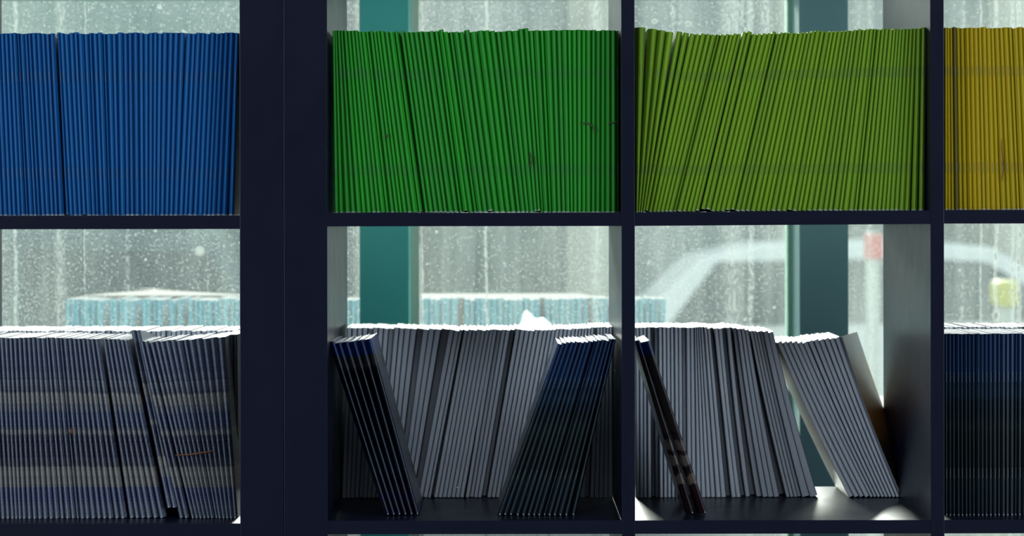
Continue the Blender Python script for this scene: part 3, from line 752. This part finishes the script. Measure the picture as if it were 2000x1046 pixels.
stem([(1957, 272), (1956.5, 290), (1959, 310), (1961, 330), (1958, 345), (1957, 354)], .0240, .0008, M['stem_red'], 'thin red-brown stem lying down the yellow spines')
stem([(342, 888), (355, 886.5), (372, 886), (390, 883), (405, 881), (416, 878.5)], .0485, .0010, M['stem_red'], 'rusty brown twig lying across the photo-print spines')
def knot(px, py, y, r, label, m):
    pts = []
    for k in range(26):
        a_ = k * 1.9; pts.append(Vector((math.cos(a_) * r * .7 * (1 - k / 60), math.sin(k * .9) * r * .25, math.sin(a_ * 1.13) * r)))
    o = tube('dry_knot', pts, r * .28, m, sides=5); o.location = (PX(px, y), y, PZ(py, y)); tag(o, label, 'plant knot')
knot(755.5, 265, .0235, .0022, 'tiny brown knot of dry fibre on a green spine', M['stem'])
knot(138.5, 840, .0475, .0030, 'small tan knot of dry fibre on the photo-print spines', M['stem_red'])

# ------------------------------------------------------------------ beyond the glass: bench and booklets standing in for a reflection, cars, facade
M['pale_blue'] = cover_plain('pale_blue_card', (0.02, 0.22, 0.34), (0.08, 0.32, 0.42), .7, .08)
M['bench'] = painted('grey_bench_wood', (0.4, 0.4, 0.37), (0.3, 0.3, 0.28), .8, .1)
M['box'] = painted('grey_board', (0.04, 0.04, 0.037), (0.03, 0.03, 0.03), .9, .03)
M['grey_pages'] = mat('grey_paper', (0.05, 0.055, 0.055), .9, spec=.03)
YR = 1.42; ZB = 0.752  # booklets placed at this depth stand in for rows mirrored in the glass
bn = empty('bench', (-.2, 1.75, GZ), 'long grey bench invented beyond the window to carry the blue stand-in booklets', 'bench')
o_ = tuple(bn.location)
for k in range(4): box('plank', -1.3, .9, 1.36 + .2 * k, 1.55 + .2 * k, ZB - .03, ZB, M['bench'], bn, .003, o_)
for x in (-1.2, .8):
    for y in (1.42, 2.05): box('leg', x - .03, x + .03, y - .03, y + .03, GZ, ZB - .03, M['bench'], bn, .003, o_)
x = PX(126, YR); xe = PX(1292, YR); k = 0
segs = [(265, .007), (320, .006), (560, .01), (1150, .01)]
gaps = [PX(g, YR) for g in (204, 266, 322, 360, 640, 900, 1060, 1150)]
while x < xe:
    w = RND.uniform(.0066, .0094)
    nm = 'pale blue stand-in booklet for the reflection in the window' 
    v = []; h = LEN + RND.uniform(-.002, .002); dpt = .148
    ln = RND.uniform(-.001, .003)
    pr = [(-w / 2, .006), (-w / 4, .001), (0, 0), (w / 4, .001), (w / 2, .006), (w / 2, dpt), (-w / 2, dpt)]
    for zz, sh in ((0, 0), (h, ln)): v += [(a_ + sh, b_, zz) for a_, b_ in pr]
    n_ = 7
    fs = [tuple(range(n_)), tuple(range(n_, 2 * n_))] + [(j, (j + 1) % n_, n_ + (j + 1) % n_, n_ + j) for j in range(n_)]
    uvs = [(0, .1)] * n_ + [(0, 1)] * n_
    o = obj('reflection_booklet', v, fs, M['pale_blue'], uvs=uvs); o.location = (x + w / 2, YR + RND.uniform(0, .004), ZB + .0003)
    o.data.materials.append(M['grey_pages']); o.data.polygons[1].material_index = 1
    tag(o, nm, 'booklet', 'pale blue stand-in booklets for the reflection')
    x += w + .0008
    for g in gaps:
        if x < g < x + w: x = g + RND.uniform(.004, .008)
def tray(x0, x1, y0, y1, z0, z1, cut, label):  # invented box, stands in for the pale page tops of the reflection
    vs = [(x0, y0, z0), (x1, y0, z0), (x1, y1, z0), (x0, y1, z0), (x0 + .01, y0, z1), (x1 - .01, y0, z1), (x1 - cut, y1, z1), (x0 + cut * .35, y1, z1)]
    c = Vector(((x0 + x1) / 2, (y0 + y1) / 2, z0)); vs = [Vector(p) - c for p in vs]
    fs = [(0, 1, 2, 3), (4, 5, 6, 7), (0, 1, 5, 4), (1, 2, 6, 5), (2, 3, 7, 6), (3, 0, 4, 7)]
    e = empty('stand_in_box', c, label, 'box')
    b_ = obj('body', vs, fs, M['box'], e)
    md = b_.modifiers.new('b', 'BEVEL'); md.width = .004; md.segments = 2
    vs2 = [Vector((p.x, p.y, z1 - z0)) * 1.0 for p in vs[4:]] ; 
    lid = [Vector((p.x * .985, p.y * .97, z1 - z0 + .0005)) for p in vs[4:]] + [Vector((p.x * .97, p.y * .94, z1 - z0 + .008)) for p in vs[4:]]
    obj('lid', lid, [(0, 1, 2, 3), (4, 5, 6, 7), (0, 1, 5, 4), (1, 2, 6, 5), (2, 3, 7, 6), (3, 0, 4, 7)], M['box'], e)
tray(PX(140, 1.6), PX(520, 1.6), 1.585, 2.10, ZB + .0005, ZB + .205, .30, 'pale grey stand-in box for the reflected page tops, seen through the leftmost pane')
tray(PX(790, 1.6), PX(1200, 1.6), 1.585, 1.9, ZB + .0005, ZB + .200, .05, 'pale grey stand-in box for the reflected page tops, beside the teal post')
# crumpled white bag on the bench
M['bag'] = mat('white_plastic', (0.9, 0.92, 0.92), 0.4)
bm = bmesh.new(); bmesh.ops.create_icosphere(bm, subdivisions=4, radius=1)
for v in bm.verts:
    p = v.co
    r_ = 1 + .10 * math.sin(p.x * 6 + p.z * 3) * math.sin(p.y * 5 + 1) + .04 * math.sin(p.z * 11 + p.x * 9)
    v.co = Vector((p.x * .062 * r_ * (1 - .25 * p.z), p.y * .03 * r_, (p.z * .095 * r_) + .105))
    if v.co.z < 0: v.co.z = 0
bag = from_bm('plastic_bag', bm, M['bag'], smooth=True); bag.location = (PX(1042, 1.385) , 1.378, ZB + .0005)
bag.scale = (1, .9, (PZ(610, 1.38) - ZB) / .205)
tag(bag, 'crumpled white plastic bag in front of the blue stand-in booklets', 'bag')

def car(cx, y, length, color, label, facing=1, roof=1.44):
    e = empty('car', (cx, y, GZ), label, 'car')
    Lh = length / 2; f = facing
    side = [(-Lh, .32), (-Lh + .02, .62), (-Lh + .18, .86), (-Lh + .62, .94), (-Lh + .98, roof - .10), (-Lh + 1.3, roof - .02), (0, roof), (.45, roof - .04), (1.05, .98), (Lh - .35, .86), (Lh - .04, .68), (Lh, .42), (Lh - .06, .28), (-Lh + .08, .26)]
    def loft(pts, w0, w1, zsplit, m, nm, grow=0.0):
        n_ = len(pts); v = []
        for yy in (-1, 1):
            for (px_, pz_) in pts:
                tt = max(0, min(1, (pz_ - .86) / (roof - .86)))
                v.append((px_ * f, yy * (w0 + (w1 - w0) * tt + grow), pz_))
        fs = [tuple(range(n_)), tuple(range(n_, 2 * n_))] + [(j, (j + 1) % n_, n_ + (j + 1) % n_, n_ + j) for j in range(n_)]
        o = obj(nm, v, fs, m, e); md = o.modifiers.new('b', 'BEVEL'); md.width = .03; md.segments = 2; md.limit_method = 'ANGLE'
        return o
    loft(side, .86, .66, 0, color, 'body')
    wg = M['car_glass']
    for pts in ([(-Lh + .80, .93), (-Lh + 1.08, roof - .12), (-.12, roof - .10), (-.12, .95)], [(-.04, .95), (-.04, roof - .10), (.40, roof - .12), (.92, .97)]):
        n_ = 4; v = []
        for yy in (-1, 1):
            for (px_, pz_) in pts:
                tt = max(0, min(1, (pz_ - .86) / (roof - .86)))
                v.append((px_ * f, yy * (.86 - .2 * tt + .012), pz_))
        obj('side_window', v, [tuple(range(4)), (4, 5, 6, 7)] + [(j, (j + 1) % 4, 4 + (j + 1) % 4, 4 + j) for j in range(4)], wg, e)
    for wx in (-Lh + .78, Lh - .82):
        for wy in (-.80, .80):
            b2 = bmesh.new(); bmesh.ops.create_cone(b2, cap_ends=True, segments=28, radius1=.32, radius2=.32, depth=.2)
            for v in b2.verts: v.co = Vector((v.co.x + wx * f, v.co.z + wy, v.co.y + .32))
            w_ = from_bm('wheel', b2, M['tyre'], e)
            b2 = bmesh.new(); bmesh.ops.create_cone(b2, cap_ends=True, segments=20, radius1=.19, radius2=.19, depth=.21)
            for v in b2.verts: v.co = Vector((v.co.x + wx * f, v.co.z + wy, v.co.y + .32))
            from_bm('hub', b2, M['steel'], w_)
    for sy in (-.62, .62):
        box('head_lamp', (Lh - .09) * f - .05, (Lh - .09) * f + .05, sy - .14, sy + .14, .58, .70, M['steel'], e)
    return e
M['car_glass'] = mat('dark_car_glass', (0.02, 0.05, 0.07), 0.3, spec=.2)
M['tyre'] = mat('black_tyre', (0.02, 0.02, 0.02), 0.8)
M['car_white'] = mat('white_car_paint', (0.92, 0.93, 0.93), 0.35)
M['car_teal'] = mat('dark_teal_car_paint', (0.03, 0.10, 0.12), 0.3)
YC = 12.5
car(PX(1745, YC), YC, 4.3, M['car_white'], 'blurred white car parked across the street beyond the right-hand panes', 1, 1.40)
car(PX(50, YC), YC, 4.4, M['car_teal'], 'blurred dark teal car parked across the street beyond the leftmost panes', -1, 1.46)

# facade across the street: wall, columns, shop windows
M['facade'] = painted('pale_facade', (0.20, 0.28, 0.31), (0.15, 0.23, 0.26), .9)
M['facade_col'] = painted('cream_columns', (0.66, 0.64, 0.56), (0.52, 0.51, 0.46), .9)
M['shop_glass'] = mat('dark_shop_glass', (0.03, 0.09, 0.10), 0.12)
YF = 17.0
fa = empty('building', (0, YF, GZ), 'pale low shop building with cream columns across the street, out of focus', 'building'); o_ = tuple(fa.location)
box('wall', -1.3, 22, YF, YF + .4, GZ, 4.2, M['facade'], fa, 0, o_)
box('cornice', -1.3, 22.3, YF - .5, YF + .6, 4.2, 4.6, M['facade_col'], fa, .03, o_)
cw = 1.55
for i in range(0, 9):
    xx = -.9 + i * cw * 1.0
    box('column', xx - .20, xx + .20, YF - .35, YF, GZ, 4.2, M['facade_col'], fa, .02, o_)
    if i < 8 and i not in (1, 3):
        wn = box('shop_window', xx + .30, xx + cw - .30, YF - .06, YF + .02, .1, 1.05 + (0.9 if i % 3 else 0.2), M['shop_glass'], fa, .01, o_)
M['teal_wall'] = painted('dark_teal_wall', (0.07, 0.20, 0.25), (0.05, 0.16, 0.20), .9)
M['teal_wall2'] = painted('grey_green_band', (0.26, 0.40, 0.38), (0.2, 0.34, 0.33), .9)
fb_ = empty('building', (-12, YF, GZ), 'dark teal building with grey-green band across the street at the far left', 'building'); o_ = tuple(fb_.location)
box('wall', -22, -1.32, YF - .1, YF + .4, GZ, 3.9, M['teal_wall'], fb_, 0, o_)
box('band', -22, -1.32, YF - .2, YF - .1, 1.25, 3.9, M['teal_wall2'], fb_, .02, o_)
for i in range(9):
    xx = -2.2 - i * 2.1
    box('pilaster', xx - .14, xx + .14, YF - .28, YF - .1, GZ, 1.25, M['teal_wall2'], fb_, .02, o_)
# small red plate on a post, yellow bollard
M['red'] = mat('red_plate', (0.75, 0.10, 0.10), 0.5)
M['yellow_p'] = mat('yellow_paint', (0.65, 0.62, 0.10), 0.6)
M['post'] = mat('pale_post', (0.6, 0.62, 0.6), 0.6)
ys = 5.5
sg = empty('street_sign', (PX(1706, ys), ys, GZ), 'small red plate on a pale post outside, beside the grey-teal window post', 'sign'); o_ = tuple(sg.location)
xs = PX(1706, ys)
box('plate', PX(1688, ys), PX(1724, ys), ys - .01, ys, PZ(506, ys), PZ(458, ys), M['red'], sg, .003, o_)
box('post', xs - .02, xs + .02, ys + .001, ys + .04, GZ, PZ(454, ys), M['post'], sg, .003, o_)
yb_ = 6.0
bo = empty('bollard', (PX(1962, yb_), yb_, GZ), 'yellow-topped bollard outside, seen through the far right pane', 'bollard'); o_ = tuple(bo.location)
xb_ = PX(1962, yb_)
box('post', xb_ - .03, xb_ + .03, yb_ - .05, yb_ + .05, GZ, PZ(600, yb_), M['post'], bo, .01, o_)
box('cap', xb_ - .04, xb_ + .04, yb_ - .07, yb_ + .07, PZ(600, yb_), PZ(548, yb_), M['yellow_p'], bo, .02, o_)
